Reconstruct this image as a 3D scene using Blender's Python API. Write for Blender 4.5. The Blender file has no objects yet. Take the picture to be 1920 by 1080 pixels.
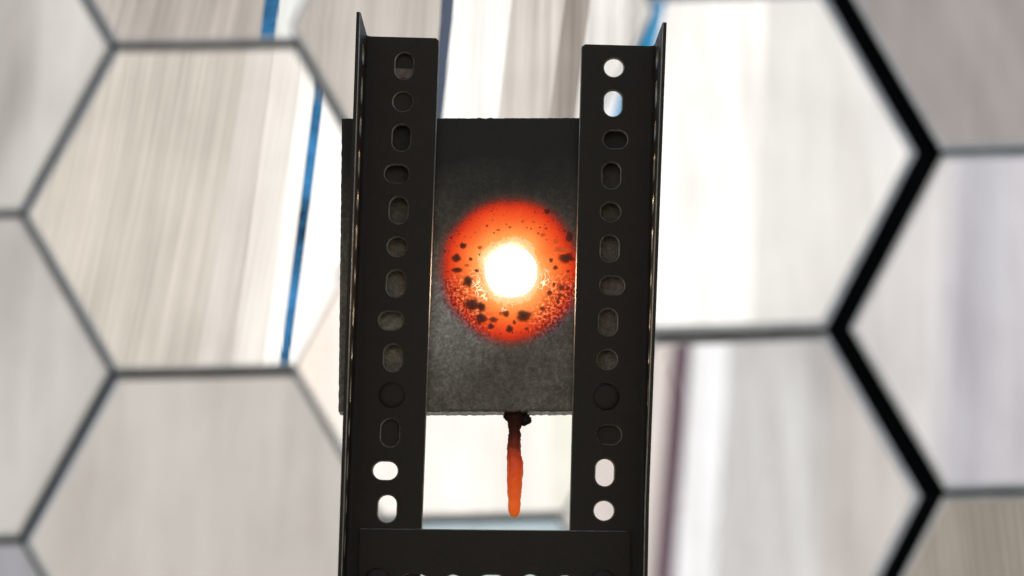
import bpy, bmesh, math, random
from mathutils import Vector, Matrix, noise

random.seed(7)
C = bpy.context.scene.collection
SC = bpy.context.scene
MM = 0.001

# ------------------------------------------------------------------ camera
cam_data = bpy.data.cameras.new('camera')
cam = bpy.data.objects.new('camera', cam_data)
C.objects.link(cam)
R_, U_, F_ = (0.999575, 0.002287, 0.029059), (-0.028098, -0.189691, 0.981442), (-0.007757, 0.981841, 0.189546)
cam.matrix_world = Matrix(((R_[0], U_[0], -F_[0], 0.007392), (R_[1], U_[1], -F_[1], -1.29216),
                           (R_[2], U_[2], -F_[2], -0.240274), (0, 0, 0, 1)))
cam_data.sensor_width = 36.0
cam_data.lens = 90.44
cam_data.clip_start, cam_data.clip_end = 0.05, 5000
cam_data.dof.use_dof = True
cam_data.dof.focus_distance = 1.318
cam_data.dof.aperture_fstop = 8.8
SC.camera = cam

# ------------------------------------------------------------------ sky and sun
SUN_EL = math.radians(25)
world = bpy.data.worlds.new('World')
SC.world = world
world.use_nodes = True
wn = world.node_tree
sky = wn.nodes.new('ShaderNodeTexSky')
sky.sky_type = 'NISHITA'
sky.sun_disc = False
sky.sun_elevation = SUN_EL
sky.sun_rotation = 0.0
bg = wn.nodes['Background']
bg.inputs['Strength'].default_value = 0.1
wn.links.new(sky.outputs[0], bg.inputs['Color'])
sun_d = bpy.data.lights.new('sun', 'SUN')
sun_d.energy = 4.6
sun_d.angle = math.radians(0.5)
sun_d.color = (1.0, 0.955, 0.89)
sun = bpy.data.objects.new('sun', sun_d)
C.objects.link(sun)
# the sun stands in the +Y direction: its rays run towards -Y and down
sun.rotation_euler = Vector((0, -math.cos(SUN_EL), -math.sin(SUN_EL))).to_track_quat('-Z', 'Y').to_euler()
SC.view_settings.view_transform = 'Standard'
SC.view_settings.look = 'None'
SC.view_settings.exposure = 0.0
SC.view_settings.gamma = 1.0
SC.cycles.use_denoising = True
SC.cycles.max_bounces = 10
SC.cycles.glossy_bounces = 6
SC.cycles.sample_clamp_indirect = 12.0

# ------------------------------------------------------------------ helpers
def mat(name):
    m = bpy.data.materials.new(name)
    m.use_nodes = True
    nt = m.node_tree
    return m, nt, nt.nodes['Principled BSDF'], nt.nodes['Material Output']

def N(nt, kind, **kw):
    n = nt.nodes.new(kind)
    for k, v in kw.items():
        if k.startswith('in_'):
            n.inputs[int(k[3:])].default_value = v
        else:
            setattr(n, k, v)
    return n

def ramp(nt, fac, stops, interp='LINEAR'):
    r = nt.nodes.new('ShaderNodeValToRGB')
    r.color_ramp.interpolation = interp
    e = r.color_ramp.elements
    while len(e) > 1:
        e.remove(e[-1])
    e[0].position, e[0].color = stops[0][0], (*stops[0][1], 1)
    for p, c in stops[1:]:
        x = e.new(p)
        x.color = (*c, 1)
    nt.links.new(fac, r.inputs[0])
    return r.outputs[0]

def noise_tex(nt, vec, scale, detail=3.0, rough=0.5):
    n = nt.nodes.new('ShaderNodeTexNoise')
    n.inputs['Scale'].default_value = scale
    n.inputs['Detail'].default_value = detail
    n.inputs['Roughness'].default_value = rough
    nt.links.new(vec, n.inputs['Vector'])
    return n.outputs['Fac']

def coords(nt, scale=(1, 1, 1), loc=(0, 0, 0)):
    tc = nt.nodes.new('ShaderNodeTexCoord')
    mp = nt.nodes.new('ShaderNodeMapping')
    mp.inputs['Scale'].default_value = scale
    mp.inputs['Location'].default_value = loc
    nt.links.new(tc.outputs['Object'], mp.inputs['Vector'])
    return mp.outputs['Vector']

def math_n(nt, op, a, b=None, clamp=False):
    n = nt.nodes.new('ShaderNodeMath')
    n.operation = op
    n.use_clamp = clamp
    for i, v in enumerate((a, b)):
        if v is None:
            continue
        if isinstance(v, (int, float)):
            n.inputs[i].default_value = v
        else:
            nt.links.new(v, n.inputs[i])
    return n.outputs[0]

def mix_rgb(nt, fac, a, b, blend='MIX'):
    n = nt.nodes.new('ShaderNodeMix')
    n.data_type = 'RGBA'
    n.blend_type = blend
    for sock, v in ((n.inputs[0], fac), (n.inputs[6], a), (n.inputs[7], b)):
        if isinstance(v, (int, float)):
            sock.default_value = v
        elif isinstance(v, tuple):
            sock.default_value = (*v, 1)
        else:
            nt.links.new(v, sock)
    return n.outputs[2]

def bump(nt, h, strength, dist):
    b = nt.nodes.new('ShaderNodeBump')
    b.inputs['Strength'].default_value = strength
    b.inputs['Distance'].default_value = dist
    nt.links.new(h, b.inputs['Height'])
    return b.outputs[0]

def link_obj(name, me, parent=None, mats=()):
    o = bpy.data.objects.new(name, me)
    C.objects.link(o)
    for m in mats:
        if m.name not in [x.name for x in me.materials]:
            me.materials.append(m)
    if parent:
        o.parent = parent
    return o

def from_bm(name, bm, parent=None, mats=(), smooth=False):
    bmesh.ops.recalc_face_normals(bm, faces=bm.faces)
    me = bpy.data.meshes.new(name)
    bm.to_mesh(me)
    bm.free()
    if smooth:
        for p in me.polygons:
            p.use_smooth = True
    return link_obj(name, me, parent, mats)

def empty(name, loc=(0, 0, 0), label=None, cat=None, parent=None):
    o = bpy.data.objects.new(name, None)
    C.objects.link(o)
    o.location = loc
    o.empty_display_size = 0.05
    if label:
        o['label'] = label
    if cat:
        o['category'] = cat
    if parent:
        o.parent = parent
    return o

def box_bm(lo, hi, bev=0.0003):
    bm = bmesh.new()
    bmesh.ops.create_cube(bm, size=1)
    c = [(a + b) / 2 for a, b in zip(lo, hi)]
    s = [b - a for a, b in zip(lo, hi)]
    for v in bm.verts:
        v.co = Vector([c[i] + v.co[i] * s[i] for i in range(3)])
    if bev:
        bmesh.ops.bevel(bm, geom=list(bm.edges), offset=bev, segments=2, affect='EDGES', profile=0.5)
    return bm

# ------------------------------------------------------------------ materials
def m_dark_steel():
    m, nt, p, out = mat('dark grey painted steel')
    v = coords(nt)
    n1 = noise_tex(nt, v, 60, 4)
    n2 = noise_tex(nt, v, 900, 2)
    paint = ramp(nt, n1, [(0.3, (0.044, 0.029, 0.016)), (0.7, (0.066, 0.045, 0.026))])
    sc = coords(nt, (1.0, 1.0, 0.12))
    scuff = ramp(nt, noise_tex(nt, sc, 420, 4, 0.6), [(0.66, (0,) * 3), (0.74, (0.5,) * 3)])
    dust = ramp(nt, noise_tex(nt, v, 1400, 1, 0.5), [(0.76, (0,) * 3), (0.80, (0.6,) * 3)])
    blot = ramp(nt, noise_tex(nt, v, 22, 4, 0.6), [(0.48, (0,) * 3), (0.62, (1,) * 3)])
    wear = math_n(nt, 'MULTIPLY', math_n(nt, 'ADD', scuff, dust, True), blot)
    nt.links.new(mix_rgb(nt, wear, paint, (0.24, 0.19, 0.14)), p.inputs['Base Color'])
    nt.links.new(ramp(nt, n1, [(0.3, (0.38,) * 3), (0.7, (0.52,) * 3)]), p.inputs['Roughness'])
    nt.links.new(bump(nt, n2, 0.25, 0.0002), p.inputs['Normal'])
    p.inputs['Specular IOR Level'].default_value = 0.22
    return m

def m_bare_steel():
    m, nt, p, out = mat('bare cut steel edge')
    v = coords(nt)
    n1 = noise_tex(nt, v, 500, 3)
    nt.links.new(ramp(nt, n1, [(0.3, (0.58, 0.48, 0.36)), (0.7, (0.92, 0.80, 0.64))]), p.inputs['Base Color'])
    cov = ramp(nt, noise_tex(nt, v, 90, 3, 0.6), [(0.46, (0.0,) * 3), (0.60, (1.0,) * 3)])
    nt.links.new(mix_rgb(nt, cov, (0.60, 0.50, 0.37), ramp(nt, n1, [(0.3, (0.62, 0.52, 0.40)), (0.7, (0.95, 0.84, 0.68))])), p.inputs['Base Color'])
    p.inputs['Metallic'].default_value = 1.0
    nt.links.new(ramp(nt, n1, [(0.3, (0.38,) * 3), (0.7, (0.6,) * 3)]), p.inputs['Roughness'])
    return m

def m_mirror():
    m, nt, p, out = mat('silvered mirror')
    v = coords(nt, (1, 1, 1))
    n1 = noise_tex(nt, v, 5, 4)
    oi = nt.nodes.new('ShaderNodeObjectInfo')
    mp = nt.nodes.new('ShaderNodeMapping')
    mp.inputs['Scale'].default_value = (26, 26, 1.1)
    mp.inputs['Rotation'].default_value = (0, math.radians(4), 0)
    tc = nt.nodes.new('ShaderNodeTexCoord')
    off = nt.nodes.new('ShaderNodeVectorMath')
    off.operation = 'ADD'
    nt.links.new(tc.outputs['Object'], off.inputs[0])
    nt.links.new(oi.outputs['Location'], off.inputs[1])
    nt.links.new(off.outputs[0], mp.inputs['Vector'])
    n2 = noise_tex(nt, mp.outputs[0], 1.0, 5, 0.75)
    mp2 = nt.nodes.new('ShaderNodeMapping')
    nt.links.new(off.outputs[0], mp2.inputs['Vector'])
    n1 = noise_tex(nt, mp2.outputs[0], 5, 4)
    dust = math_n(nt, 'ADD', math_n(nt, 'MULTIPLY', n2, 0.6), math_n(nt, 'MULTIPLY', n1, 0.4))
    nt.links.new(ramp(nt, dust, [(0.36, (0.78, 0.77, 0.765)), (0.52, (0.91, 0.905, 0.90)), (0.62, (0.97, 0.97, 0.97))]), p.inputs['Base Color'])
    p.inputs['Metallic'].default_value = 1.0
    p.inputs['Roughness'].default_value = 0.0
    return m

def m_bevel():
    m, nt, p, out = mat('ground mirror edge')
    v = coords(nt)
    n1 = noise_tex(nt, v, 30, 3)
    nt.links.new(ramp(nt, n1, [(0.3, (0.55, 0.54, 0.52)), (0.7, (0.72, 0.71, 0.69))]), p.inputs['Base Color'])
    p.inputs['Metallic'].default_value = 1.0
    p.inputs['Roughness'].default_value = 0.3
    return m

def m_flat(name, col, rough=0.7, var=0.25, scale=8):
    m, nt, p, out = mat(name)
    v = coords(nt)
    n1 = noise_tex(nt, v, scale, 5)
    lo = tuple(c * (1 - var) for c in col)
    hi = tuple(min(1, c * (1 + var)) for c in col)
    nt.links.new(ramp(nt, n1, [(0.3, lo), (0.7, hi)]), p.inputs['Base Color'])
    p.inputs['Roughness'].default_value = rough
    p.inputs['Specular IOR Level'].default_value = 0.2
    return m

STEEL = m_dark_steel()
BARE = m_bare_steel()
MIRROR = m_mirror()
BEVEL = m_bevel()
BLACK = m_flat('matt black steel', (0.012, 0.012, 0.013))
GALV = m_flat('galvanised steel', (0.35, 0.36, 0.37), 0.5)

# ------------------------------------------------------------------ ground
def build_ground():
    bm = bmesh.new()
    bmesh.ops.create_grid(bm, x_segments=24, y_segments=24, size=1500)
    for v in bm.verts:
        v.co.z = -1.25
    m, nt, p, out = mat('pale gravel ground')
    v = coords(nt)
    a = noise_tex(nt, v, 0.3, 5)
    b = noise_tex(nt, v, 40, 4)
    c1 = ramp(nt, a, [(0.3, (0.24, 0.22, 0.19)), (0.7, (0.34, 0.31, 0.27))])
    nt.links.new(mix_rgb(nt, 0.5, c1, ramp(nt, b, [(0.3, (0.4,) * 3), (0.7, (1,) * 3)]), 'MULTIPLY'), p.inputs['Base Color'])
    p.inputs['Roughness'].default_value = 0.95
    g = from_bm('ground', bm, None, (m,))
    g['kind'] = 'structure'
    g['label'] = 'pale gravel ground below the mirrors and the steel frame'
build_ground()

# ------------------------------------------------------------------ mirror wall
# (column, row, centre (x, z), normal, radius of curvature, polygon)
FACETS = [
 ('E1',0,1,(-1.0454,0.9759),(0.06379,-0.99777,0.01972),6.6,[(0.3112,0.0232),(0.1345,0.3054),(-0.1800,0.2877),(-0.3109,-0.0232),(-0.1311,-0.2978),(0.1756,-0.2807)]),
 ('E2',0,2,(-1.0052,0.4061),(0.05938,-0.99665,0.05620),6.6,[(0.3036,0.0224),(0.1316,0.2908),(-0.1751,0.2736),(-0.3034,-0.0224),(-0.1284,-0.2837),(0.1709,-0.2671)]),
 ('E3',0,3,(-0.9678,-0.1374),(0.05409,-0.99439,0.09090),6.6,[(0.2964,0.0216),(0.1289,0.2772),(-0.1704,0.2606),(-0.2962,-0.0216),(-0.1259,-0.2706),(0.1664,-0.2545)]),
 ('A0',1,0,(-0.5860,1.2983),(0.04170,-0.99904,0.01337),5.7,[(0.3154,0.0237),(0.1422,0.3136),(-0.1765,0.2956),(-0.3151,-0.0236),(-0.1386,-0.3057),(0.1721,-0.2882)]),
 ('A',1,1,(-0.5529,0.7117),(0.03799,-0.99795,0.05155),5.7,[(0.3076,0.0228),(0.1390,0.2984),(-0.1717,0.2809),(-0.3074,-0.0228),(-0.1356,-0.2910),(0.1675,-0.2741)]),
 ('A2',1,2,(-0.5241,0.1542),(0.03412,-0.99548,0.08865),6.6,[(0.3002,0.0220),(0.1360,0.2842),(-0.1671,0.2673),(-0.3000,-0.0220),(-0.1327,-0.2774),(0.1632,-0.2610)]),
 ('M1',2,1,(-0.1078,1.0610),(0.01578,-0.99986,0.00582),5.7,[(0.3183,0.0238),(0.1496,0.3132),(-0.1719,0.2951),(-0.3180,-0.0237),(-0.1458,-0.3053),(0.1676,-0.2877)]),
 ('M2',2,2,(-0.0901,0.4781),(0.01339,-0.99891,0.04462),6.6,[(0.3104,0.0229),(0.1461,0.2980),(-0.1674,0.2804),(-0.3102,-0.0229),(-0.1425,-0.2906),(0.1633,-0.2736)]),
 ('M3',2,3,(-0.0714,-0.0801),(0.01076,-0.99656,0.08216),6.6,[(0.3029,0.0221),(0.1427,0.2837),(-0.1630,0.2667),(-0.3026,-0.0221),(-0.1393,-0.2768),(0.1591,-0.2603)]),
 ('B0',3,0,(0.3490,1.4362),(-0.00700,-0.99997,-0.00447),6.6,[(0.3306,0.0248),(0.1616,0.3304),(-0.1724,0.3115),(-0.3303,-0.0248),(-0.1573,-0.3216),(0.1679,-0.3034)]),
 ('B',3,1,(0.3585,0.8184),(-0.00919,-0.99927,0.03700),6.25,[(0.3221,0.0239),(0.1575,0.3135),(-0.1678,0.2953),(-0.3218,-0.0239),(-0.1534,-0.3055),(0.1635,-0.2878)]),
 ('C',3,2,(0.3728,0.2291),(-0.01146,-0.99687,0.07819),6.3,[(0.3159,0.0232),(0.1546,0.2998),(-0.1643,0.2820),(-0.3156,-0.0232),(-0.1507,-0.2923),(0.1603,-0.2750)]),
 ('D0',4,1,(0.8660,1.1600),(-0.03716,-0.99930,-0.00494),6.6,[(0.3278,0.0245),(0.1670,0.3235),(-0.1640,0.3049),(-0.3275,-0.0244),(-0.1626,-0.3151),(0.1597,-0.2970)]),
 ('D1',4,2,(0.8649,0.5586),(-0.03846,-0.99864,0.03516),6.6,[(0.3194,0.0236),(0.1627,0.3073),(-0.1597,0.2893),(-0.3191,-0.0235),(-0.1585,-0.2995),(0.1557,-0.2820)]),
 ('D2',4,3,(0.8637,-0.0146),(-0.03848,-0.99652,0.07392),5.8,[(0.3115,0.0227),(0.1585,0.2922),(-0.1557,0.2748),(-0.3112,-0.0227),(-0.1546,-0.2850),(0.1519,-0.2680)]),
 ('C2',3,3,(0.3847,-0.3319),(-0.01279,-0.99309,0.11662),6.6,[(0.3081,0.0224),(0.1509,0.2852),(-0.1601,0.2680),(-0.3078,-0.0223),(-0.1471,-0.2782),(0.1562,-0.2615)]),  # from here on: unseen facets added to light the slab's underside
 ('A3',1,3,(-0.4967,-0.3771),(0.02982,-0.99197,0.12288),6.6,[(0.2932,0.0213),(0.1331,0.2711),(-0.1628,0.2547),(-0.2929,-0.0213),(-0.1300,-0.2647),(0.1591,-0.2488)]),
 ('M4',2,4,(-0.0543,-0.6134),(0.00833,-0.99319,0.11623),6.6,[(0.2957,0.0214),(0.1395,0.2704),(-0.1589,0.2539),(-0.2954,-0.0213),(-0.1362,-0.2640),(0.1552,-0.2480)]),
 ('D3',4,4,(0.8627,-0.5600),(-0.03735,-0.99333,0.10909),6.6,[(0.3039,0.0219),(0.1546,0.2783),(-0.1519,0.2613),(-0.3036,-0.0219),(-0.1509,-0.2715),(0.1483,-0.2551)]),
]
WALL_Y = 3.0
FACET_LABEL = {
 'A': 'mirror facet crossed by a narrow blue stripe near its right edge',
 'B': 'large pale mirror facet right of the steel frame',
 'C': 'mirror facet with a dark purple stripe beside the steel frame',
 'D0': 'grey mirror facet in the top right corner',
}

def build_mirrors():
    root = empty('mirror_array', (0, WALL_Y, -1.25),
                 'wall of large hexagonal mirror facets with black joints behind the steel frame', 'mirror array')
    inv = Vector((0, WALL_Y, -1.25))
    for key, col, row, (cx, cz), n, rc, poly in FACETS:
        inset = {'B': 0.997, 'C': 0.997, 'D': 0.984}.get(key[0], 0.993)
        poly = [list(q) for q in poly]
        if key[0] in 'BC':                      # the wide joint between the two halves of the wall
            for i, d in ((0, 0.021), (1, 0.017), (5, 0.017)):
                poly[i][0] -= d
        if key[0] == 'D':
            for i, d in ((3, -0.002), (2, -0.002), (4, -0.002)):
                poly[i][0] += d
        if key in ('M2', 'M3'):
            inset = 0.9995
        n = Vector(n)
        rim_w = {'B': 0.013, 'C': 0.013, 'D': 0.009}.get(key[0], 0.007)
        # outline with 24 points per side
        def outline(k):
            pts = []
            for i in range(6):
                a = Vector(poly[i]) * k
                b = Vector(poly[(i + 1) % 6]) * k
                for j in range(24):
                    pts.append(a.lerp(b, j / 24))
            return pts
        def surf(x, z):
            r2 = x * x + z * z
            y = r2 / (2 * rc)
            for _ in range(4):
                r2 = x * x + z * z + y * y - (n.x * x + n.y * y + n.z * z) ** 2
                y = (r2 / (2 * rc) - n.x * x - n.z * z) / n.y
            return y
        k_in = inset - rim_w / 0.3
        out_in = outline(k_in)
        bm = bmesh.new()
        rings = []
        RN = 30
        cen = bm.verts.new((0, surf(0, 0), 0))
        for r in range(1, RN + 1):
            rings.append([bm.verts.new((p.x * r / RN, surf(p.x * r / RN, p.y * r / RN), p.y * r / RN)) for p in out_in])
        m_ = len(out_in)
        for i in range(m_):
            bm.faces.new((cen, rings[0][i], rings[0][(i + 1) % m_]))
            for r in range(RN - 1):
                bm.faces.new((rings[r][i], rings[r + 1][i], rings[r + 1][(i + 1) % m_], rings[r][(i + 1) % m_]))
        bmesh.ops.recalc_face_normals(bm, faces=bm.faces)
        if bm.faces[0].normal.y > 0:
            bmesh.ops.reverse_faces(bm, faces=bm.faces)
        me = bpy.data.meshes.new('mirror_facet')
        bm.to_mesh(me)
        bm.free()
        for p in me.polygons:
            p.use_smooth = True
        nrm = []
        for v in me.vertices:
            t = v.co - n * v.co.dot(n)
            nrm.append((n - t / rc).normalized())
        me.normals_split_custom_set_from_vertices(nrm)
        f = link_obj('mirror_facet', me, root, (MIRROR,))
        f.location = Vector((cx, WALL_Y, cz)) - inv
        if key in FACET_LABEL:
            f['label'] = FACET_LABEL[key]
        # ground bevel round the rim, and the glass body behind it
        bm = bmesh.new()
        loops = []
        for k, dy in ((k_in, 0.0), (inset, rim_w * (0.045 if key[0] in 'BCD' else 0.09)), (inset, 0.016), (k_in * 0.5, 0.016)):
            loops.append([bm.verts.new((p.x, surf(p.x, p.y) + dy, p.y)) for p in outline(k)])
        for a, b in zip(loops, loops[1:]):
            for i in range(m_):
                fc = bm.faces.new((a[i], a[(i + 1) % m_], b[(i + 1) % m_], b[i]))
                fc.material_index = 0 if a is loops[0] else 1
        from_bm('bevel_edge', bm, f, (BEVEL, BLACK))
    # dark carrier plate that shows as the joints, built taller to shade the frame
    pl = from_bm('carrier_plate', box_bm((-1.5, 0.075, 0.3), (1.35, 0.095, 3.35), 0.004), root, (BLACK,))
    for x in (-1.0, 0.9):
        from_bm('support_leg', box_bm((x - 0.05, 0.096, 0.0), (x + 0.05, 0.196, 3.2), 0.004), root, (BLACK,))
build_mirrors()

# ------------------------------------------------------------------ heliostat behind the camera, seen in the mirrors
PANEL_MATS = {}
def panel_mat(rgb, contrast, fine):
    key = (rgb, contrast, fine)
    if key in PANEL_MATS:
        return PANEL_MATS[key]
    m, nt, p, out = mat('reflection-toned panel')
    off = (random.uniform(0, 9), 0, random.uniform(0, 9))
    v1 = coords(nt, (7, 1, 0.25), off)
    v2 = coords(nt, (fine, 1, 0.5), off)
    v3 = coords(nt, (1.6, 1, 1.2), off)
    a = noise_tex(nt, v1, 1.6, 3, 0.6)
    b = noise_tex(nt, v2, 1.0, 4, 0.7)
    c = noise_tex(nt, v3, 1.2, 3)
    if fine == 0:                                 # mottled blue strip, painted for reflected sky
        c = noise_tex(nt, coords(nt, (5, 1, 3.2), off), 1.0, 4, 0.65)
        a = b = c
    s = math_n(nt, 'ADD', math_n(nt, 'MULTIPLY', a, 0.45), math_n(nt, 'ADD', math_n(nt, 'MULTIPLY', b, 0.35), math_n(nt, 'MULTIPLY', c, 0.2)))
    lo = tuple(x * (1 - contrast) * t for x, t in zip(rgb, (1.0, 0.985, 0.97)))
    hi = tuple(min(0.92, x * (1 + contrast)) for x in rgb)
    nt.links.new(ramp(nt, s, [(0.36, lo), (0.64, hi)]), p.inputs['Base Color'])
    p.inputs['Roughness'].default_value = 0.8
    p.inputs['Specular IOR Level'].default_value = 0.1
    PANEL_MATS[key] = m
    return m

DEF = ((0.5, 0.495, 0.485), 0.12, 20)
# tile: lines from +x to -x (position at two heights), and the panels between, toned to imitate reflected glare and sky
BLUE = ((0.018, 0.095, 0.21), 0.75, 0)  # panel colour standing in for sky seen in the mirrors
TILES = {
 (1, 1): ([((-0.04, -0.42), (-0.06, 0.61)), ((-0.128, -0.421), (-0.159, 0.61)), ((-0.218, -0.413), (-0.25, 0.618)), ((-0.266, -0.409), (-0.297, 0.621)), ((-0.296, -0.407), (-0.325, 0.623))],
          [((0.40, 0.38, 0.355), 0.22, 80), ((0.44, 0.425, 0.41), 0.2, 80), ((0.54, 0.53, 0.515), 0.17, 80), ((0.70, 0.70, 0.69), 0.1, 45), BLUE, ((0.86, 0.86, 0.86), 0.04, 20)]),
 (1, 0): ([((-0.264, 0.628), (-0.275, 0.8)), ((-0.309, 0.633), (-0.318, 0.805))],
          [((0.32, 0.30, 0.29), 0.28, 45), BLUE, ((0.58, 0.61, 0.62), 0.2, 40)]),
 (2, 1): ([((0.097, -0.085), (0.102, 0.419)), ((0.06, -0.085), (0.074, 0.419)), ((-0.113, -0.089), (-0.088, 0.416)), ((-0.271, -0.094), (-0.235, 0.411)), ((-0.345, -0.1), (-0.31, 0.406))],
          [((0.345, 0.33, 0.315), 0.22, 60), ((0.05, 0.065, 0.10), 0.3, 20), ((0.64, 0.655, 0.67), 0.14, 35), ((0.42, 0.405, 0.39), 0.35, 45), ((0.28, 0.255, 0.24), 0.5, 45), ((0.5, 0.5, 0.5), 0.3, 40)]),
 (3, 1): ([((0.141, -0.434), (0.17, -0.289)), ((0.095, -0.442), (0.123, -0.296)), ((-0.092, -0.479), (0.024, 0.406))],
          [((0.62, 0.64, 0.67), 0.15, 30), ((0.02, 0.19, 0.38), 0.5, 20), ((0.68, 0.685, 0.695), 0.12, 20), ((0.53, 0.535, 0.545), 0.1, 14)]),
 (3, 2): ([((0.094, -0.294), (0.155, 0.151)), ((0.062, -0.299), (0.122, 0.147)), ((0.0, -0.309), (0.06, 0.139)), ((-0.167, -0.338), (-0.108, 0.113))],
          [((0.46, 0.43, 0.43), 0.1, 20), ((0.085, 0.055, 0.075), 0.3, 20), ((0.56, 0.58, 0.62), 0.2, 20), ((0.40, 0.41, 0.425), 0.25, 30), ((0.36, 0.35, 0.355), 0.14, 20)]),
 (4, 2): ([((0.044, -0.229), (0.193, 0.284)), ((-0.02, -0.249), (0.132, 0.269))],
          [((0.45, 0.45, 0.47), 0.1, 20), ((0.33, 0.335, 0.385), 0.14, 20), ((0.38, 0.385, 0.43), 0.12, 20)]),
 (4, 1): ([], [((0.225, 0.215, 0.22), 0.24, 10)]),
 (4, 3): ([], [((0.20, 0.185, 0.165), 0.25, 60)]),
 (0, 1): ([((-0.113, -0.052), (-0.244, 0.4))], [((0.30, 0.295, 0.29), 0.32, 12), ((0.40, 0.40, 0.40), 0.15, 12)]),
 (0, 2): ([], [((0.35, 0.345, 0.345), 0.14, 10)]),
 (0, 3): ([], [((0.22, 0.225, 0.26), 0.12, 10)]),
 (1, 2): ([], [((0.355, 0.345, 0.34), 0.13, 12)]),
 (2, 2): ([((0.138, -0.12), (0.134, 0.133)), ((-0.06, -0.12), (-0.085, 0.133)), ((-0.10, -0.12), (-0.115, 0.133))], [((0.66, 0.60, 0.56), 0.08, 12), ((0.66, 0.655, 0.65), 0.08, 12), ((0.56, 0.585, 0.52), 0.1, 12), ((0.60, 0.61, 0.58), 0.08, 12)]),
 (2, 3): ([], [((0.30, 0.38, 0.43), 0.15, 12)]),
}

def build_heliostat():
    root = empty('heliostat', (0, -20.3, -1.25),
                 'tall rack of sunlit white panels reflected in the mirror facets', 'heliostat')
    for c in range(5):
        for r in range(5):
            tx, tz = (c - 2) * 1.85, 7.4 - (r - 1.5) * 1.85
            lines, fills = TILES.get((c, r), ([], [DEF]))
            H = 0.915
            HT = 1.4 if r == 0 else H          # the top row is taller
            def at(line, z):
                (x0, z0), (x1, z1) = line
                return x0 + (x1 - x0) * (z - z0) / (z1 - z0)
            edges = [((H, -1), (H, 1))] + list(lines) + [((-H, -1), (-H, 1))]
            for i, fill in enumerate(fills):
                if fill is None:
                    continue
                dark = sum(fill[0]) < 0.7
                L, Rr = edges[i], edges[i + 1]
                g = 0.0
                q = [(at(L, -H) - g, -H), (at(L, HT) - g, HT), (at(Rr, HT) + g, HT), (at(Rr, -H) + g, -H)]
                bm = bmesh.new()
                yf, yb = (-0.004, -0.03) if dark else (0.0, -0.03)
                fr = [bm.verts.new((x, yf, z)) for x, z in q]
                bk = [bm.verts.new((x, yb, z)) for x, z in q]
                bm.faces.new(fr)
                bm.faces.new(bk)
                for j in range(4):
                    bm.faces.new((fr[j], fr[(j + 1) % 4], bk[(j + 1) % 4], bk[j]))
                o = from_bm('panel', bm, root, (panel_mat(*fill),))
                o.location = Vector((tx, -20.0, tz)) - root.location
    for r in range(5):
        z = 7.4 - (r - 1.5) * 1.85
        for dz in (-0.905, 0.905):
            from_bm('rail', box_bm((-4.6, 0.235, z + dz - 0.008 + 1.25), (4.6, 0.265, z + dz + 0.008 + 1.25), 0), root, (GALV,))
    from_bm('mast', box_bm((-4.4, 0.0, 0), (-4.2, 0.2, 11.0), 0.01), root, (GALV,))
    from_bm('mast', box_bm((4.2, 0.0, 0), (4.4, 0.2, 11.0), 0.01), root, (GALV,))
build_heliostat()

# ------------------------------------------------------------------ slotted steel angle
PITCH = 19.247
T_ = 2.1
RI = 2.6

def stadium(kind):
    if kind == 'circle':
        return 5.0, 0.0, 0.0          # radius, half straight along u, along s
    if kind == 'long':
        return 4.6, 0.0, 2.4
    return 4.7, 1.5, 0.0              # 'cross'

def hole_r(kind, ang, grow=0.0):
    rad, hu, hs = stadium(kind)
    rad += grow
    c, s = math.cos(ang), math.sin(ang)
    lo, hi = 0.0, 20.0
    for _ in range(40):
        mid = (lo + hi) / 2
        x, y = abs(c * mid), abs(s * mid)
        if math.hypot(max(0, x - hu), max(0, y - hs)) < rad:
            lo = mid
        else:
            hi = mid
    return lo

ND = 8   # divisions per cell side

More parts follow.
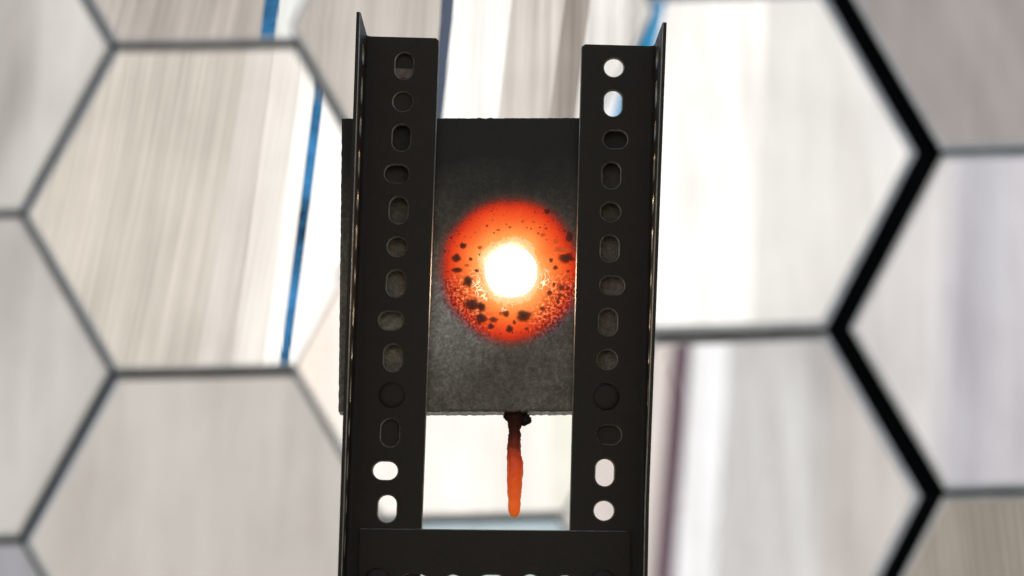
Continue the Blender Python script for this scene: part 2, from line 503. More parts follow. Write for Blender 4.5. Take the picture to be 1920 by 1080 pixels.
def angle_strip(face_w, flange_w, hole_u, hole_v, s_top, s_bot, s_first, phase, flange_phase, twist=None):
    """Slotted angle as a bmesh in (x from the free edge to the corner, y towards the back, s along). Units mm."""
    bm = bmesh.new()
    xc = face_w - T_ - RI
    fl = flange_w - RI
    kinds = ('circle', 'long', 'cross', 'long')
    cache = {}
    def M(zone, u, d):
        if zone == 'face':
            return u, d
        if zone == 'arc':
            a = u * math.pi / 2
            return xc + (RI + d) * math.sin(a), -RI + (RI + d) * math.cos(a)
        return face_w - T_ + d, -RI - u
    def V(zone, u, s, d):
        x, y = M(zone, u, d)
        if twist:
            x += twist(y, s)
        k = (round(x, 3), round(y, 3), round(s, 3))
        if k not in cache:
            cache[k] = bm.verts.new((x * MM, y * MM, s * MM))
        return cache[k]
    def F(vs, mi=0):
        u = []
        for v in vs:
            if v not in u:
                u.append(v)
        if len(u) < 3:
            return
        try:
            f = bm.faces.new(u)
            f.material_index = mi
        except ValueError:
            pass
    # rows along s
    rows = []
    s = s_first + PITCH / 2
    k = 0
    if s < s_top - 0.01:
        rows.append((s_top, s, None))
    while s - PITCH > s_bot:
        rows.append((s, s - PITCH, k))
        s -= PITCH
        k += 1
    rows.append((s, s_bot, None))
    CH = 0.5
    def zone_us(zone, u0, u1):
        if zone == 'face':
            a = u0 + 1.5
            return [u0] + [a + (u1 - a) * i / (ND - 1) for i in range(ND)]
        return [u0 + (u1 - u0) * i / ND for i in range(ND + 1)]
    zones = (('face', CH, xc, hole_u, phase, 0), ('flange', 0.0, fl - CH, hole_v, flange_phase, 0))
    for a, b, idx in rows:
        nz = ND if idx is not None else 1
        ss = [a + (b - a) * i / nz for i in range(nz + 1)]
        for zone, u0, u1, hu, ph, _ in zones:
            us = zone_us(zone, u0, u1)
            if idx is None:
                for i in range(ND):
                    for d in (0, T_):
                        F([V(zone, us[i], a, d), V(zone, us[i + 1], a, d), V(zone, us[i + 1], b, d), V(zone, us[i], b, d)])
                continue
            kind = kinds[(idx + ph) % 4]
            cu = hu + (1.7 if (kind == 'cross' and zone == 'face') else 0)
            cs = (a + b) / 2
            bd = [(us[i], ss[0]) for i in range(ND)] + [(us[ND], ss[i]) for i in range(ND)] + \
                 [(us[ND - i], ss[ND]) for i in range(ND)] + [(us[0], ss[ND - i]) for i in range(ND)]
            # four hole points per boundary step keep the curve round
            n = len(bd)
            ang = [math.atan2(p[1] - cs, p[0] - cu) for p in bd]
            sub = 2
            def hp(i, j, g):
                a0, a1 = ang[i], ang[(i + 1) % n]
                dd = (a1 - a0 + math.pi) % (2 * math.pi) - math.pi
                t = a0 + dd * j / sub
                r = hole_r(kind, t, g)
                return cu + r * math.cos(t), cs + r * math.sin(t)
            c2 = 0.55
            for i in range(n):
                p0, p1 = bd[i], bd[(i + 1) % n]
                front = [hp(i, j, c2) for j in range(sub + 1)]
                inner = [hp(i, j, 0) for j in range(sub + 1)]
                F([V(zone, *p0, 0)] + [V(zone, *p, 0) for p in front] + [V(zone, *p1, 0)])
                F([V(zone, *p0, T_)] + [V(zone, *p, T_) for p in inner] + [V(zone, *p1, T_)])
                for j in range(sub):
                    F([V(zone, *front[j], 0), V(zone, *front[j + 1], 0), V(zone, *inner[j + 1], c2), V(zone, *inner[j], c2)], 1)
                    F([V(zone, *inner[j], c2), V(zone, *inner[j + 1], c2), V(zone, *inner[j + 1], T_), V(zone, *inner[j], T_)], 1)
        NA = 8
        for i in range(nz):
            s0, s1 = ss[i], ss[i + 1]
            for j in range(NA):
                for d in (0, T_):
                    F([V('arc', j / NA, s0, d), V('arc', (j + 1) / NA, s0, d), V('arc', (j + 1) / NA, s1, d), V('arc', j / NA, s1, d)])
            # free edge of the face, chamfered towards the front
            F([V('face', CH, s0, 0), V('face', CH, s1, 0), V('face', 0, s1, CH), V('face', 0, s0, CH)], 1)
            F([V('face', 0, s0, CH), V('face', 0, s1, CH), V('face', 0, s1, T_), V('face', 0, s0, T_)], 1)
            F([V('face', 0, s0, T_), V('face', 0, s1, T_), V('face', CH, s1, T_), V('face', CH, s0, T_)])
            # free edge of the flange
            F([V('flange', fl - CH, s0, 0), V('flange', fl - CH, s1, 0), V('flange', fl, s1, CH), V('flange', fl, s0, CH)], 1)
            F([V('flange', fl, s0, CH), V('flange', fl, s1, CH), V('flange', fl, s1, T_), V('flange', fl, s0, T_)])
            F([V('flange', fl, s0, T_), V('flange', fl, s1, T_), V('flange', fl - CH, s1, T_), V('flange', fl - CH, s0, T_)])
    # ends
    for s_end in (s_top, s_bot):
        seq = [('face', 0)] + [('face', u) for u in zone_us('face', CH, xc)]
        seq += [('arc', j / 8) for j in range(1, 9)]
        seq += [('flange', (fl - CH) * i / ND) for i in range(1, ND + 1)] + [('flange', fl)]
        for (za, ua), (zb, ub) in zip(seq, seq[1:]):
            fa = CH if (za, ua) in (('face', 0), ('flange', fl)) else 0
            fb = CH if (zb, ub) in (('face', 0), ('flange', fl)) else 0
            F([V(za, ua, s_end, fa), V(zb, ub, s_end, fb), V(zb, ub, s_end, T_), V(za, ua, s_end, T_)], 1)
    # rounded corner at the free upper end
    for v in bm.verts:
        dx, dz = v.co.x, s_top * MM - v.co.z
        if dx < 0.0006 and dz < 0.0006 and v.co.y > -0.0001:
            v.co.z -= 0.0011
            v.co.x += 0.0002
    return bm

def shade_auto(o, ang=35):
    me = o.data
    for p in me.polygons:
        p.use_smooth = True
    bm = bmesh.new()
    bm.from_mesh(me)
    for e in bm.edges:
        if len(e.link_faces) == 2 and e.calc_face_angle(0) > math.radians(ang):
            e.smooth = False
    bm.to_mesh(me)
    bm.free()

FRAME = empty('steel_frame', (-0.007, 0, -1.25), 'dark frame of two slotted steel angle posts holding the glowing slab', 'steel frame')
FR0 = Vector(FRAME.location)

def place(o, v):
    o.location = Vector(v) - FR0

# left post (mirrored in x)
bm = angle_strip(40, 42.8, 18.0, 17.0, 140.7, -1250.0, 106.06 + PITCH, 3, 2, lambda y, s: (-y / 40.0) * max(-2, min(2, 0.8 * (s - 40) / 100)) if y < 0 else 0)
for v in bm.verts:
    v.co.x = -v.co.x
lp = from_bm('slotted_post', bm, FRAME, (STEEL, BARE))
place(lp, (-0.0443, 0, 0))
shade_auto(lp)
lp['label'] = 'left slotted steel post with a plate showing beside it'
# right post
bm = angle_strip(39.9, 42.8, 17.2, 17.0, 139.6, -1250.0, 127.507, 0, 2, lambda y, s: (-y / 40.0) * max(-2, min(2.2, 2.0 * (s - 15) / 120)) if y < 0 else 0)
rp = from_bm('slotted_post', bm, FRAME, (STEEL, BARE))
place(rp, (0.0295, 0, 0))
shade_auto(rp)
rp['label'] = 'right slotted steel post with two bright holes at its top'
# crossbar: s runs along x, the free edge is on top
bm = angle_strip(56, 40, 27.2, 18, 60.0, -75.5, 48.6, 2, 0)
for v in bm.verts:
    x, y, s = v.co
    v.co = Vector((s, y, -x))
cb = from_bm('crossbar', bm, FRAME, (STEEL, BARE))
place(cb, (0, -0.0025, -0.1147))
cb.rotation_euler = (0, -math.radians(1.1), 0)
shade_auto(cb)

def bolt(x, y, z, r=6.6):
    bm = bmesh.new()
    prof = [(0.0, -0.95), (r * 0.6, -0.93), (r * 0.85, -0.8), (r * 0.96, -0.5), (r, 0.0)]
    rings = []
    for rr, yy in prof[1:]:
        rings.append([bm.verts.new((rr * MM * math.cos(a), yy * MM, rr * MM * math.sin(a))) for a in [k * math.pi / 16 for k in range(32)]])
    c = bm.verts.new((0, prof[0][1] * MM, 0))
    for i in range(32):
        bm.faces.new((c, rings[0][i], rings[0][(i + 1) % 32]))
        for a, b in zip(rings, rings[1:]):
            bm.faces.new((a[i], b[i], b[(i + 1) % 32], a[(i + 1) % 32]))
    o = from_bm('bolt_head', bm, FRAME, (STEEL,), True)
    place(o, (x, y, z))
bolt(-0.0622, -0.0001, -0.0479)
bolt(0.0466, -0.0001, -0.0458)
bolt(-0.0655, -0.0047, -0.1425)
bolt(0.0470, -0.0047, -0.1400)

def bracket(plate, ledge):
    bm = box_bm(*plate)
    if ledge:
        b2 = box_bm(*ledge)
        me = bpy.data.meshes.new('tmp')
        b2.to_mesh(me)
        b2.free()
        bm.from_mesh(me)
        bpy.data.meshes.remove(me)
    o = from_bm('bracket', bm, FRAME, (STEEL,))
    place(o, (0, 0, 0))
    return o
bracket(((-0.080, 0.0024, -0.0765), (-0.0475, 0.0048, -0.0375)), ((-0.080, 0.0049, -0.0615), (-0.0475, 0.034, -0.0592)))
bracket(((0.0330, 0.0024, -0.0745), (0.0650, 0.0048, -0.0345)), ((0.0330, 0.0049, -0.0585), (0.0650, 0.034, -0.0562)))
bracket(((-0.080, 0.0024, 0.0985), (-0.0475, 0.0048, 0.1235)), None)
cp = from_bm('clip', box_bm((-0.071, 0.0016, 0.1190), (-0.0545, 0.0022, 0.1243), 0.0002), FRAME, (m_flat('rusty clip', (0.30, 0.20, 0.14), 0.6, 0.35, 400),))
place(cp, (0, 0, 0))
bracket(((-0.080, 0.0034, 0.1240), (-0.0475, 0.0058, 0.1350)), None)
for x in (-0.064, 0.05):
    fp = from_bm('foot_plate', box_bm((x - 0.07, -0.08, -1.25), (x + 0.07, 0.06, -1.242), 0.001), FRAME, (STEEL,))
    place(fp, (0, 0, 0))

# ------------------------------------------------------------------ the heated slab
SLAB_C = Vector((-0.0158, 0.0062, 0.0232))
ROT = math.radians(1.75)
HOT = Vector((0.0122, -0.0044))         # hot spot relative to the slab centre (x, z)

def m_slab():
    m, nt, p, out = mat('scorched stone slab with incandescent melt')
    tc = nt.nodes.new('ShaderNodeTexCoord')
    sep = nt.nodes.new('ShaderNodeSeparateXYZ')
    nt.links.new(tc.outputs['Object'], sep.inputs[0])
    v = coords(nt)
    dx = math_n(nt, 'SUBTRACT', sep.outputs[0], HOT.x - 0.0006)
    dz = math_n(nt, 'SUBTRACT', sep.outputs[2], HOT.y)
    dx = math_n(nt, 'MULTIPLY', dx, 1.0)
    dz = math_n(nt, 'MULTIPLY', dz, 0.955)
    r = math_n(nt, 'SQRT', math_n(nt, 'ADD', math_n(nt, 'MULTIPLY', dx, dx), math_n(nt, 'MULTIPLY', dz, dz)))
    r = math_n(nt, 'MULTIPLY', r, 1000.0)                      # mm
    wob = noise_tex(nt, v, 55, 3)
    r1 = math_n(nt, 'ADD', r, math_n(nt, 'MULTIPLY', math_n(nt, 'SUBTRACT', wob, 0.5), math_n(nt, 'SUBTRACT', 14.0, math_n(nt, 'MULTIPLY', r, 0.27))))
    r1 = math_n(nt, 'SUBTRACT', r1, math_n(nt, 'MULTIPLY', dz, 45.0))
    r1 = math_n(nt, 'ADD', r1, math_n(nt, 'MULTIPLY', math_n(nt, 'MULTIPLY', dz, math_n(nt, 'DIVIDE', r, 42.0)), 45.0))
    grit = noise_tex(nt, v, 900, 3, 0.65)
    gritc = noise_tex(nt, v, 620, 4, 0.65)
    # lower flanks of the melt are gritty: mask by height and radius
    low = math_n(nt, 'MULTIPLY', math_n(nt, 'SUBTRACT', 0.0, dz), 130.0, True)
    low = math_n(nt, 'MULTIPLY', low, math_n(nt, 'MULTIPLY', math_n(nt, 'SUBTRACT', math_n(nt, 'ABSOLUTE', dx), 0.007), 90.0, True))
    low = math_n(nt, 'MULTIPLY', low, math_n(nt, 'MULTIPLY', math_n(nt, 'SUBTRACT', r, 20.0), 0.12, True))
    r2 = math_n(nt, 'ADD', r1, math_n(nt, 'MULTIPLY', math_n(nt, 'SUBTRACT', grit, 0.5), 5.0))
    fac = math_n(nt, 'DIVIDE', r2, 42.0)
    S = lambda a, b, c: tuple(((x / 255 + 0.055) / 1.055) ** 2.4 if x > 10 else x / 255 / 12.9 for x in (a, b, c))
    em = ramp(nt, fac, [(0.0, (3.0, 2.4, 1.7)), (0.305, (2.0, 1.4, 0.75)), (0.34, S(255, 220, 160)), (0.395, S(255, 196, 122)), (0.41, S(255, 164, 80)), (0.48, S(254, 140, 56)),
                        (0.56, S(252, 112, 34)), (0.64, S(246, 88, 22)), (0.72, S(232, 64, 13)), (0.785, S(196, 44, 11)), (0.84, S(120, 28, 12)), (0.885, S(58, 19, 13)), (0.95, S(20, 10, 7)), (1.0, (0, 0, 0))])
    # dark char flecks
    fleck = ramp(nt, noise_tex(nt, v, 560, 2, 0.5), [(0.62, (1,) * 3), (0.68, (0.12, 0.08, 0.06))])
    edge = math_n(nt, 'MULTIPLY', math_n(nt, 'SUBTRACT', r, 24.0), 0.11, True)
    em = mix_rgb(nt, edge, em, mix_rgb(nt, 1.0, em, fleck, 'MULTIPLY'))
    sparkle = ramp(nt, gritc, [(0.38, (0.12, 0.10, 0.10)), (0.46, (0.6, 0.5, 0.45)), (0.52, (0.95, 1.0, 1.0)), (0.60, (1.05, 5.0, 22.0))])
    em = mix_rgb(nt, low, em, mix_rgb(nt, 1.0, em, sparkle, 'MULTIPLY'))  # tan highlights on the grit, put into its emission
    vg = coords(nt, (1, 1, 1))
    vor = nt.nodes.new('ShaderNodeTexVoronoi')
    vor.feature = 'DISTANCE_TO_EDGE'
    vor.inputs['Scale'].default_value = 330
    mixv = nt.nodes.new('ShaderNodeVectorMath')
    mixv.operation = 'ADD'
    nz3 = nt.nodes.new('ShaderNodeTexNoise')
    nz3.inputs['Scale'].default_value = 180
    nt.links.new(vg, nz3.inputs['Vector'])
    sc3 = nt.nodes.new('ShaderNodeVectorMath')
    sc3.operation = 'SCALE'
    sc3.inputs['Scale'].default_value = 0.006
    nt.links.new(nz3.outputs['Color'], sc3.inputs[0])
    nt.links.new(vg, mixv.inputs[0])
    nt.links.new(sc3.outputs[0], mixv.inputs[1])
    nt.links.new(mixv.outputs[0], vor.inputs['Vector'])
    ridge = ramp(nt, vor.outputs['Distance'], [(0.0, (1,) * 3), (0.10, (0,) * 3)])
    band = math_n(nt, 'MULTIPLY', math_n(nt, 'SUBTRACT', 1.0, math_n(nt, 'ABSOLUTE', math_n(nt, 'MULTIPLY', math_n(nt, 'SUBTRACT', r, 18.5), 0.28))), math_n(nt, 'MULTIPLY', math_n(nt, 'SUBTRACT', 0.003, dz), 120.0, True), True)
    band = math_n(nt, 'MULTIPLY', band, math_n(nt, 'MULTIPLY', math_n(nt, 'SUBTRACT', wob, 0.47), 12.0, True))
    em = mix_rgb(nt, math_n(nt, 'MULTIPLY', ridge, band), em, (2.2, 1.7, 1.1))  # glints along the lower crater rim, painted as emission
    # stone
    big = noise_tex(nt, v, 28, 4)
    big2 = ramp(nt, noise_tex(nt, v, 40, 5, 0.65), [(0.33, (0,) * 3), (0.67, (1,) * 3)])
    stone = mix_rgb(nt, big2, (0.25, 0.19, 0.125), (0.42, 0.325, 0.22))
    # lighter patch below and left of the melt: light painted into the stone
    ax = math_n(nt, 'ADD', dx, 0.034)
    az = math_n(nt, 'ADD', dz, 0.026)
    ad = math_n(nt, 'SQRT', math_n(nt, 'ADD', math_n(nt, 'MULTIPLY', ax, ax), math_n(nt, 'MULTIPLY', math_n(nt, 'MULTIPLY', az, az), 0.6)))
    lit_patch = math_n(nt, 'SUBTRACT', 1.0, math_n(nt, 'MULTIPLY', math_n(nt, 'ADD', ad, math_n(nt, 'MULTIPLY', math_n(nt, 'SUBTRACT', big, 0.5), 0.03)), 32.0), True)
    stone = mix_rgb(nt, math_n(nt, 'MULTIPLY', lit_patch, 0.85), stone, (0.88, 0.74, 0.56))
    grain = math_n(nt, 'ADD', math_n(nt, 'MULTIPLY', noise_tex(nt, v, 330, 5, 0.75), 0.6), math_n(nt, 'MULTIPLY', gritc, 0.4))
    stone = mix_rgb(nt, 0.75, stone, ramp(nt, grain, [(0.36, (0.35,) * 3), (0.5, (1.0,) * 3), (0.64, (1.9,) * 3)]), 'MULTIPLY')
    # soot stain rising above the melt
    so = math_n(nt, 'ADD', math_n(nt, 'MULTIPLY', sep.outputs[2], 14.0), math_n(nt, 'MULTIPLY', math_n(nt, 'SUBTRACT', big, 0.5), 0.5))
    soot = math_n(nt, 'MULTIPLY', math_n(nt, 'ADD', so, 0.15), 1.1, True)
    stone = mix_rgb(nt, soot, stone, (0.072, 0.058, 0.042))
    # fused glassy crust under the glow is dark
    crust = math_n(nt, 'SUBTRACT', 1.0, math_n(nt, 'MULTIPLY', math_n(nt, 'SUBTRACT', r1, 33.0), 0.2, True))
    stone = mix_rgb(nt, crust, stone, (0.03, 0.02, 0.016))
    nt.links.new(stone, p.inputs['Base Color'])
    front = math_n(nt, 'LESS_THAN', sep.outputs[1], 0.004)
    # cut faces of the slab are fused and glossier than its front
    rgh = ramp(nt, math_n(nt, 'DIVIDE', r1, 42.0), [(0.5, (0.25,) * 3), (0.85, (0.9,) * 3)])
    side = math_n(nt, 'GREATER_THAN', sep.outputs[1], 0.0012)
    nt.links.new(mix_rgb(nt, side, rgh, (0.2, 0.2, 0.2)), p.inputs['Roughness'])
    p.inputs['Specular IOR Level'].default_value = 0.5
    nt.links.new(em, p.inputs['Emission Color'])
    nt.links.new(front, p.inputs['Emission Strength'])
    nt.links.new(bump(nt, gritc, 0.6, 0.0006), p.inputs['Normal'])
    return m

def fbm(p, o=4):
    return noise.fractal(p, 0.6, 2.1, o)

def slab_depth(x, z):
    d = math.hypot(x - HOT.x, z - HOT.y) / MM
    y = 0.0
    if d < 22:
        t = d / 22
        y += 3.4 * (1 - t * t) ** 2
    y -= 0.7 * math.exp(-((d - 21) / 2.4) ** 2) * (0.6 + 0.8 * noise.noise((x * 90, 0, z * 90)))
    y -= 0.16 * fbm(Vector((x * 260, 1, z * 260)))
    if d > 36:
        y -= 0.10 * noise.noise((x * 900, 3, z * 900))
    return y * MM

def build_slab():
    root = empty('stone_slab', SLAB_C, 'square grey slab with a glowing orange molten spot, held between the steel posts', 'stone slab')
    root.rotation_euler = (0, -ROT, 0)
    mt = m_slab()
    HW, HH, TH, NG = 0.0760, 0.0770, 0.018, 150
    bm = bmesh.new()
    g = []
    for i in range(NG + 1):
        row = []
        for j in range(NG + 1):
            x = -HW + 2 * HW * i / NG
            z = -HH + 2 * HH * j / NG
            y = slab_depth(x, z)
            ex = min(HW - abs(x), HH - abs(z)) / MM
            if ex < 1.2:
                y += 0.5 * MM * (1 - ex / 1.2) ** 2
            if i in (0, NG):
                x += 0.25 * MM * noise.noise((z * 300, 5, i))
            if j in (0, NG):
                z += 0.35 * MM * noise.noise((x * 350, 9, j)) + 0.2 * MM * noise.noise((x * 1200, 2, j))
            row.append(bm.verts.new((x, y, z)))
        g.append(row)
    for i in range(NG):
        for j in range(NG):
            bm.faces.new((g[i][j], g[i + 1][j], g[i + 1][j + 1], g[i][j + 1]))
    loop = [g[i][0] for i in range(NG)] + [g[NG][j] for j in range(NG)] + [g[NG - i][NG] for i in range(NG)] + [g[0][NG - j] for j in range(NG)]
    prev = loop
    ND_ = 8
    for k in range(1, ND_ + 1):
        t = k / ND_
        cur = []
        for v in loop:
            q = Vector((v.co.x, v.co.y + (TH - v.co.y) * t, v.co.z))
            a = 0.3 * MM * noise.noise((q.x * 500, q.y * 500, q.z * 500)) + 0.25 * MM * noise.noise((q.x * 1500, q.y * 1500, q.z * 1500))
            if abs(q.z) > HH - 0.0012:
                q.z += a
            else:
                q.x += a
            if k == ND_:
                q.x *= 0.994
                q.z *= 0.994
            cur.append(bm.verts.new(q))
        for i in range(len(loop)):
            bm.faces.new((prev[i], prev[(i + 1) % len(loop)], cur[(i + 1) % len(loop)], cur[i]))
        prev = cur
    bm.faces.new(prev)
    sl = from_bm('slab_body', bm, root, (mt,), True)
    # the white hot core lying in the crater
    m, nt, p, out = mat('white hot melt')
    v = coords(nt)
    nz = noise_tex(nt, v, 120, 3)
    nt.links.new(ramp(nt, nz, [(0.3, (1.0, 0.86, 0.68)), (0.7, (1.0, 0.93, 0.82))]), p.inputs['Emission Color'])
    p.inputs['Emission Strength'].default_value = 22.0
    p.inputs['Base Color'].default_value = (0.3, 0.2, 0.15, 1)
    bm = bmesh.new()
    n, rn = 64, 10
    cen = bm.verts.new((HOT.x, -0.0005, HOT.y))
    rings = []
    for k in range(1, rn + 1):
        ring = []
        for i in range(n):
            a = 2 * math.pi * i / n
            rr = 13.3 + 0.7 * noise.noise((math.cos(a) * 2.2, math.sin(a) * 2.2, 4)) + 0.35 * noise.noise((math.cos(a) * 9, math.sin(a) * 9, 1))
            rr *= k / rn * MM
            x, z = HOT.x + rr * math.cos(a), HOT.y + rr * math.sin(a)
            y = -0.0005 * (1 - (k / rn) ** 2) if k < rn else slab_depth(x, z) + 0.0004
            if k == rn - 1:
                y = 0.0001
            ring.append(bm.verts.new((x, y, z)))
        rings.append(ring)
    for i in range(n):
        bm.faces.new((cen, rings[0][i], rings[0][(i + 1) % n]))
        for a, b in zip(rings, rings[1:]):
            bm.faces.new((a[i], b[i], b[(i + 1) % n], a[(i + 1) % n]))
    from_bm('molten_core', bm, root, (m,), True)
    # slag specks floating on the melt
    slag = []
    for nm, core, rim in (('dark slag', (0.035, 0.006, 0.002), (0.13, 0.016, 0.003)), ('red hot slag', (0.14, 0.015, 0.004), (0.45, 0.055, 0.006)),
                          ('orange hot slag', (0.50, 0.075, 0.010), (0.75, 0.13, 0.018))):
        sm, nt, p, out = mat(nm)
        lw = nt.nodes.new('ShaderNodeLayerWeight')
        lw.inputs[0].default_value = 0.3
        p.inputs['Base Color'].default_value = (0.05, 0.02, 0.012, 1)
        p.inputs['Roughness'].default_value = 0.6
        nt.links.new(ramp(nt, lw.outputs['Facing'], [(0.0, core), (0.5, core), (1.0, rim)]), p.inputs['Emission Color'])
        p.inputs['Emission Strength'].default_value = 1.0
        at_ = nt.nodes.new('ShaderNodeAttribute')
        at_.attribute_name = 'sunk'
        tr = nt.nodes.new('ShaderNodeBsdfTransparent')
        mx = nt.nodes.new('ShaderNodeMixShader')
        nt.links.new(ramp(nt, at_.outputs['Fac'], [(0.0, (0,) * 3), (0.5, (0.08,) * 3), (1.0, (1,) * 3)], 'EASE'), mx.inputs[0])
        nt.links.new(p.outputs[0], mx.inputs[1])
        nt.links.new(tr.outputs[0], mx.inputs[2])
        nt.links.new(mx.outputs[0], out.inputs['Surface'])
        slag.append(sm)
    DARK = {0, 1, 2, 4, 5, 6, 7, 9, 11, 13, 18, 19, 34}
    HOTTER = {3, 16, 17, 20, 26, 27, 28, 29, 30, 31, 32, 33, 37, 38, 41, 42, 43, 46, 47, 55}
    SPECK = [(254,487,27,22),(296,407,20,18),(258,565,28,14),(405,420,14,12),(330,640,27,31),(352,794,46,34),(415,806,22,26),(413,882,28,30),
             (490,890,28,20),(475,935,20,16),(572,852,24,20),(685,868,40,31),(625,908,11,15),(595,952,19,22),(860,502,14,14),(890,552,17,14),
             (895,378,18,16),(930,432,44,17),(962,488,44,28),(980,350,18,30),(965,612,16,15),(930,683,26,20),(852,717,17,16),(920,732,20,12),
             (880,660,10,12),(905,770,11,17),(810,335,16,11),(780,325,11,8),(735,295,8,7),(708,287,7,6),(680,247,10,9),(750,250,9,8),(597,285,10,8),
             (525,303,13,8),(838,180,15,15),(830,293,8,7),(970,575,11,10),(540,850,14,12),(320,535,17,9),(402,463,6,6),(450,275,8,7),(575,265,7,6),
             (495,322,9,6),(375,318,9,5),(480,178,6,4),(790,285,6,6),(835,367,7,5),(255,408,10,9),(345,495,13,12),(805,818,16,14),(972,728,10,9),
             (950,312,8,10),(705,950,14,9),(385,570,18,11),(300,660,8,7),(280,790,8,7),(936,255,7,5),(614,976,7,6)]
    s0 = 1 / 3.375 / 3.70 * MM          # crop pixel to metres on the slab
    for q_, (px, py, w, h) in enumerate(SPECK):
        w, h = w * (3.0 if q_ in DARK else 2.6), h * (3.0 if q_ in DARK else 2.6)
        x = (px - 606) * s0 + HOT.x
        z = -(py - 573) * s0 + HOT.y
        w_, h_ = w * s0 * 0.5, h * s0 * 0.5
        bm = bmesh.new()
        k, rr = (24, 5) if w > 24 else (14, 4)
        lay = bm.verts.layers.float.new('sunk')
        sd = random.uniform(0, 50)
        rings = []
        cv = bm.verts.new((0, -0.3 * min(w_, h_), 0))
        for q in range(1, rr + 1):
            t = q / rr
            ring = []
            for i in range(k):
                a = 2 * math.pi * i / k
                f = 1 + 0.35 * noise.noise((math.cos(a) * 1.3 + sd, math.sin(a) * 1.3, sd)) + 0.12 * noise.noise((math.cos(a) * 4 + sd, math.sin(a) * 4, sd))
                lx, lz = w_ * t * f * math.cos(a), h_ * t * f * math.sin(a)
                dy = slab_depth(x + lx, z + lz) - slab_depth(x, z)
                ring.append(bm.verts.new((lx, dy - 0.3 * min(w_, h_) * (1 - t ** 2.2) + (0.00005 if q == rr else 0) - 0.0001, lz)))
                ring[-1][lay] = t
            rings.append(ring)
        for i in range(k):
            bm.faces.new((cv, rings[0][i], rings[0][(i + 1) % k]))
            for a, b in zip(rings, rings[1:]):
                bm.faces.new((a[i], b[i], b[(i + 1) % k], a[(i + 1) % k]))
        o = from_bm('slag_speck', bm, root, (slag[0 if q_ in DARK else 2 if q_ in HOTTER else 1],), True)
        o.location = (x, slab_depth(x, z), z)
    return root

SLAB = build_slab()

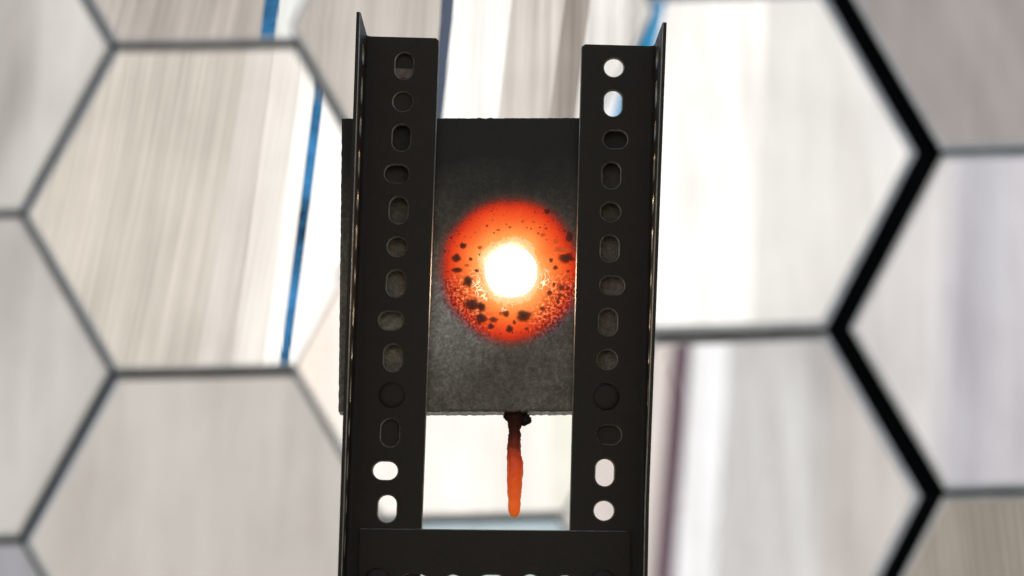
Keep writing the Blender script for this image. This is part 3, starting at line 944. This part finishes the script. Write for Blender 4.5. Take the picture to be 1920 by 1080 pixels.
def build_drip(root):
    m, nt, p, out = mat('cooling orange glass drip')
    tc = nt.nodes.new('ShaderNodeTexCoord')
    sep = nt.nodes.new('ShaderNodeSeparateXYZ')
    nt.links.new(tc.outputs['Object'], sep.inputs[0])
    v = coords(nt)
    n1 = noise_tex(nt, v, 260, 4)
    n2 = noise_tex(nt, v, 700, 3)
    # crust covers the upper part, with a ragged limit
    h = math_n(nt, 'ADD', math_n(nt, 'MULTIPLY', sep.outputs[2], 1000.0), math_n(nt, 'MULTIPLY', math_n(nt, 'SUBTRACT', n1, 0.5), 10.0))
    crust = ramp(nt, math_n(nt, 'MULTIPLY', math_n(nt, 'ADD', h, 50.0), 0.02), [(0.0, (0.0,) * 3), (0.56, (0.0,) * 3), (0.66, (0.6,) * 3), (0.82, (0.9,) * 3), (1.0, (1.0,) * 3)])
    fleck = ramp(nt, n2, [(0.56, (0,) * 3), (0.62, (0.6,) * 3)])
    cf = mix_rgb(nt, 1.0, crust, (0, 0, 0))
    glass = ramp(nt, math_n(nt, 'MULTIPLY', math_n(nt, 'ADD', h, 50.0), 0.02), [(0.0, (0.95, 0.20, 0.03)), (0.35, (0.9, 0.15, 0.025)), (0.65, (0.6, 0.08, 0.02)), (1.0, (0.2, 0.03, 0.015))])
    tr = nt.nodes.new('ShaderNodeBsdfTranslucent')
    nt.links.new(glass, tr.inputs['Color'])
    em = nt.nodes.new('ShaderNodeEmission')
    nt.links.new(ramp(nt, math_n(nt, 'MULTIPLY', math_n(nt, 'ADD', h, 50.0), 0.02), [(0.0, (0.44, 0.105, 0.012)), (0.35, (0.36, 0.066, 0.010)), (0.62, (0.24, 0.030, 0.005)), (0.8, (0.10, 0.013, 0.004)), (1.0, (0.03, 0.005, 0.002))]), em.inputs['Color'])
    gl = nt.nodes.new('ShaderNodeBsdfGlossy')
    gl.inputs['Roughness'].default_value = 0.12
    lwd = nt.nodes.new('ShaderNodeLayerWeight')
    lwd.inputs[0].default_value = 0.35
    nt.links.new(ramp(nt, lwd.outputs['Facing'], [(0.0, (0.85,) * 3), (0.55, (0.7,) * 3), (1.0, (0.2,) * 3)]), em.inputs['Strength'])
    add = nt.nodes.new('ShaderNodeAddShader')
    nt.links.new(tr.outputs[0], add.inputs[0])
    nt.links.new(em.outputs[0], add.inputs[1])
    fr = nt.nodes.new('ShaderNodeFresnel')
    fr.inputs[0].default_value = 1.45
    mx = nt.nodes.new('ShaderNodeMixShader')
    nt.links.new(fr.outputs[0], mx.inputs[0])
    nt.links.new(add.outputs[0], mx.inputs[1])
    nt.links.new(gl.outputs[0], mx.inputs[2])
    cr = nt.nodes.new('ShaderNodeBsdfDiffuse')
    cr.inputs['Color'].default_value = (0.085, 0.032, 0.022, 1)
    mx2 = nt.nodes.new('ShaderNodeMixShader')
    nt.links.new(math_n(nt, 'MULTIPLY', math_n(nt, 'ADD', crust, math_n(nt, 'MULTIPLY', fleck, 0.12)), 0.9, True), mx2.inputs[0])
    nt.links.new(mx.outputs[0], mx2.inputs[1])
    nt.links.new(cr.outputs[0], mx2.inputs[2])
    bmp = bump(nt, n1, 0.4, 0.0008)
    nt.links.new(bmp, gl.inputs['Normal'])
    nt.links.new(mx2.outputs[0], out.inputs['Surface'])
    # (px height, left, right) read off the hanging drip, turned to millimetres
    prof = [(783, 948, 984), (788, 947, 982), (795, 949, 978), (803, 951, 976), (812, 951.5, 974), (822, 951, 974), (833, 950, 974), (845, 948.5, 974.5),
            (858, 948.5, 975.5), (872, 949, 977.5), (888, 949.5, 978.5), (902, 949, 976.5), (914, 949.5, 975.2), (928, 950.5, 974.2), (942, 951.3, 973.3),
            (954, 951.2, 972.8), (962, 952.4, 971.5), (968, 955.5, 968.5), (970.5, 959, 965)]
    bm = bmesh.new()
    k = 28
    rings = []
    zs = []
    for a, b in zip(prof, prof[1:]):
        for t in (0, 0.2, 0.4, 0.6, 0.8):
            zs.append(tuple(a[i] + (b[i] - a[i]) * t for i in range(3)))
    zs.append(prof[-1])
    for (py, l, r_) in zs:
        z = -(py - 783) / 3.56 * MM
        cx = ((l + r_) / 2 - 962) / 3.7 * MM
        rad = (r_ - l) / 2 / 3.7 * MM * (1.0 if py < 860 else 1.08)
        up = max(0.0, min(1.0, (872 - py) / 50))
        ring = []
        for i in range(k):
            a = 2 * math.pi * i / k
            d = Vector((math.cos(a), math.sin(a) * 0.9, 0))
            q = Vector((d.x * 2, d.y * 2, z * 260))
            f = 1 + 0.11 * noise.noise(q) + 0.05 * noise.noise(q * 2.1) + up * (0.18 * noise.noise(q * 2.3) + 0.16 * noise.noise(q * 5.1))
            ring.append(bm.verts.new((cx + d.x * rad * f, d.y * rad * f, z)))
        rings.append(ring)
    for a, b in zip(rings, rings[1:]):
        for i in range(k):
            bm.faces.new((a[i], a[(i + 1) % k], b[(i + 1) % k], b[i]))
    bm.faces.new(rings[0])
    bm.faces.new(rings[-1])
    d = from_bm('molten_drip', bm, root, (m,), True)
    d['label'] = 'orange drip of melt hanging below the slab'
    d.location = (0.0135, 0.0095, -0.0775)
    # dark clinker lump where the drip leaves the slab
    cm, nt, p, out = mat('black clinker')
    n1 = noise_tex(nt, coords(nt), 600, 4)
    nt.links.new(ramp(nt, n1, [(0.35, (0.010, 0.006, 0.005)), (0.7, (0.06, 0.022, 0.016))]), p.inputs['Base Color'])
    p.inputs['Roughness'].default_value = 0.75
    nt.links.new(bump(nt, n1, 0.7, 0.0006), p.inputs['Normal'])
    bm = bmesh.new()
    for (cx, cz, rx, rz) in ((5.4, -2.6, 3.4, 3.0), (2.5, -1.4, 4.6, 2.2), (-3.0, -0.9, 2.6, 2.0), (-3.6, -1.9, 1.3, 1.3)):
        r = bmesh.ops.create_icosphere(bm, subdivisions=4, radius=1.0)
        for v in r['verts']:
            f = 1 + 0.22 * noise.noise(v.co * 2.6 + Vector((cx, cz, 0))) + 0.12 * noise.noise(v.co * 7)
            v.co = Vector((cx + v.co.x * f * rx, v.co.y * f * min(rx, 3.4), cz + v.co.z * f * rz)) * MM
    cl = from_bm('clinker_lump', bm, d, (cm,), True)

build_drip(SLAB)
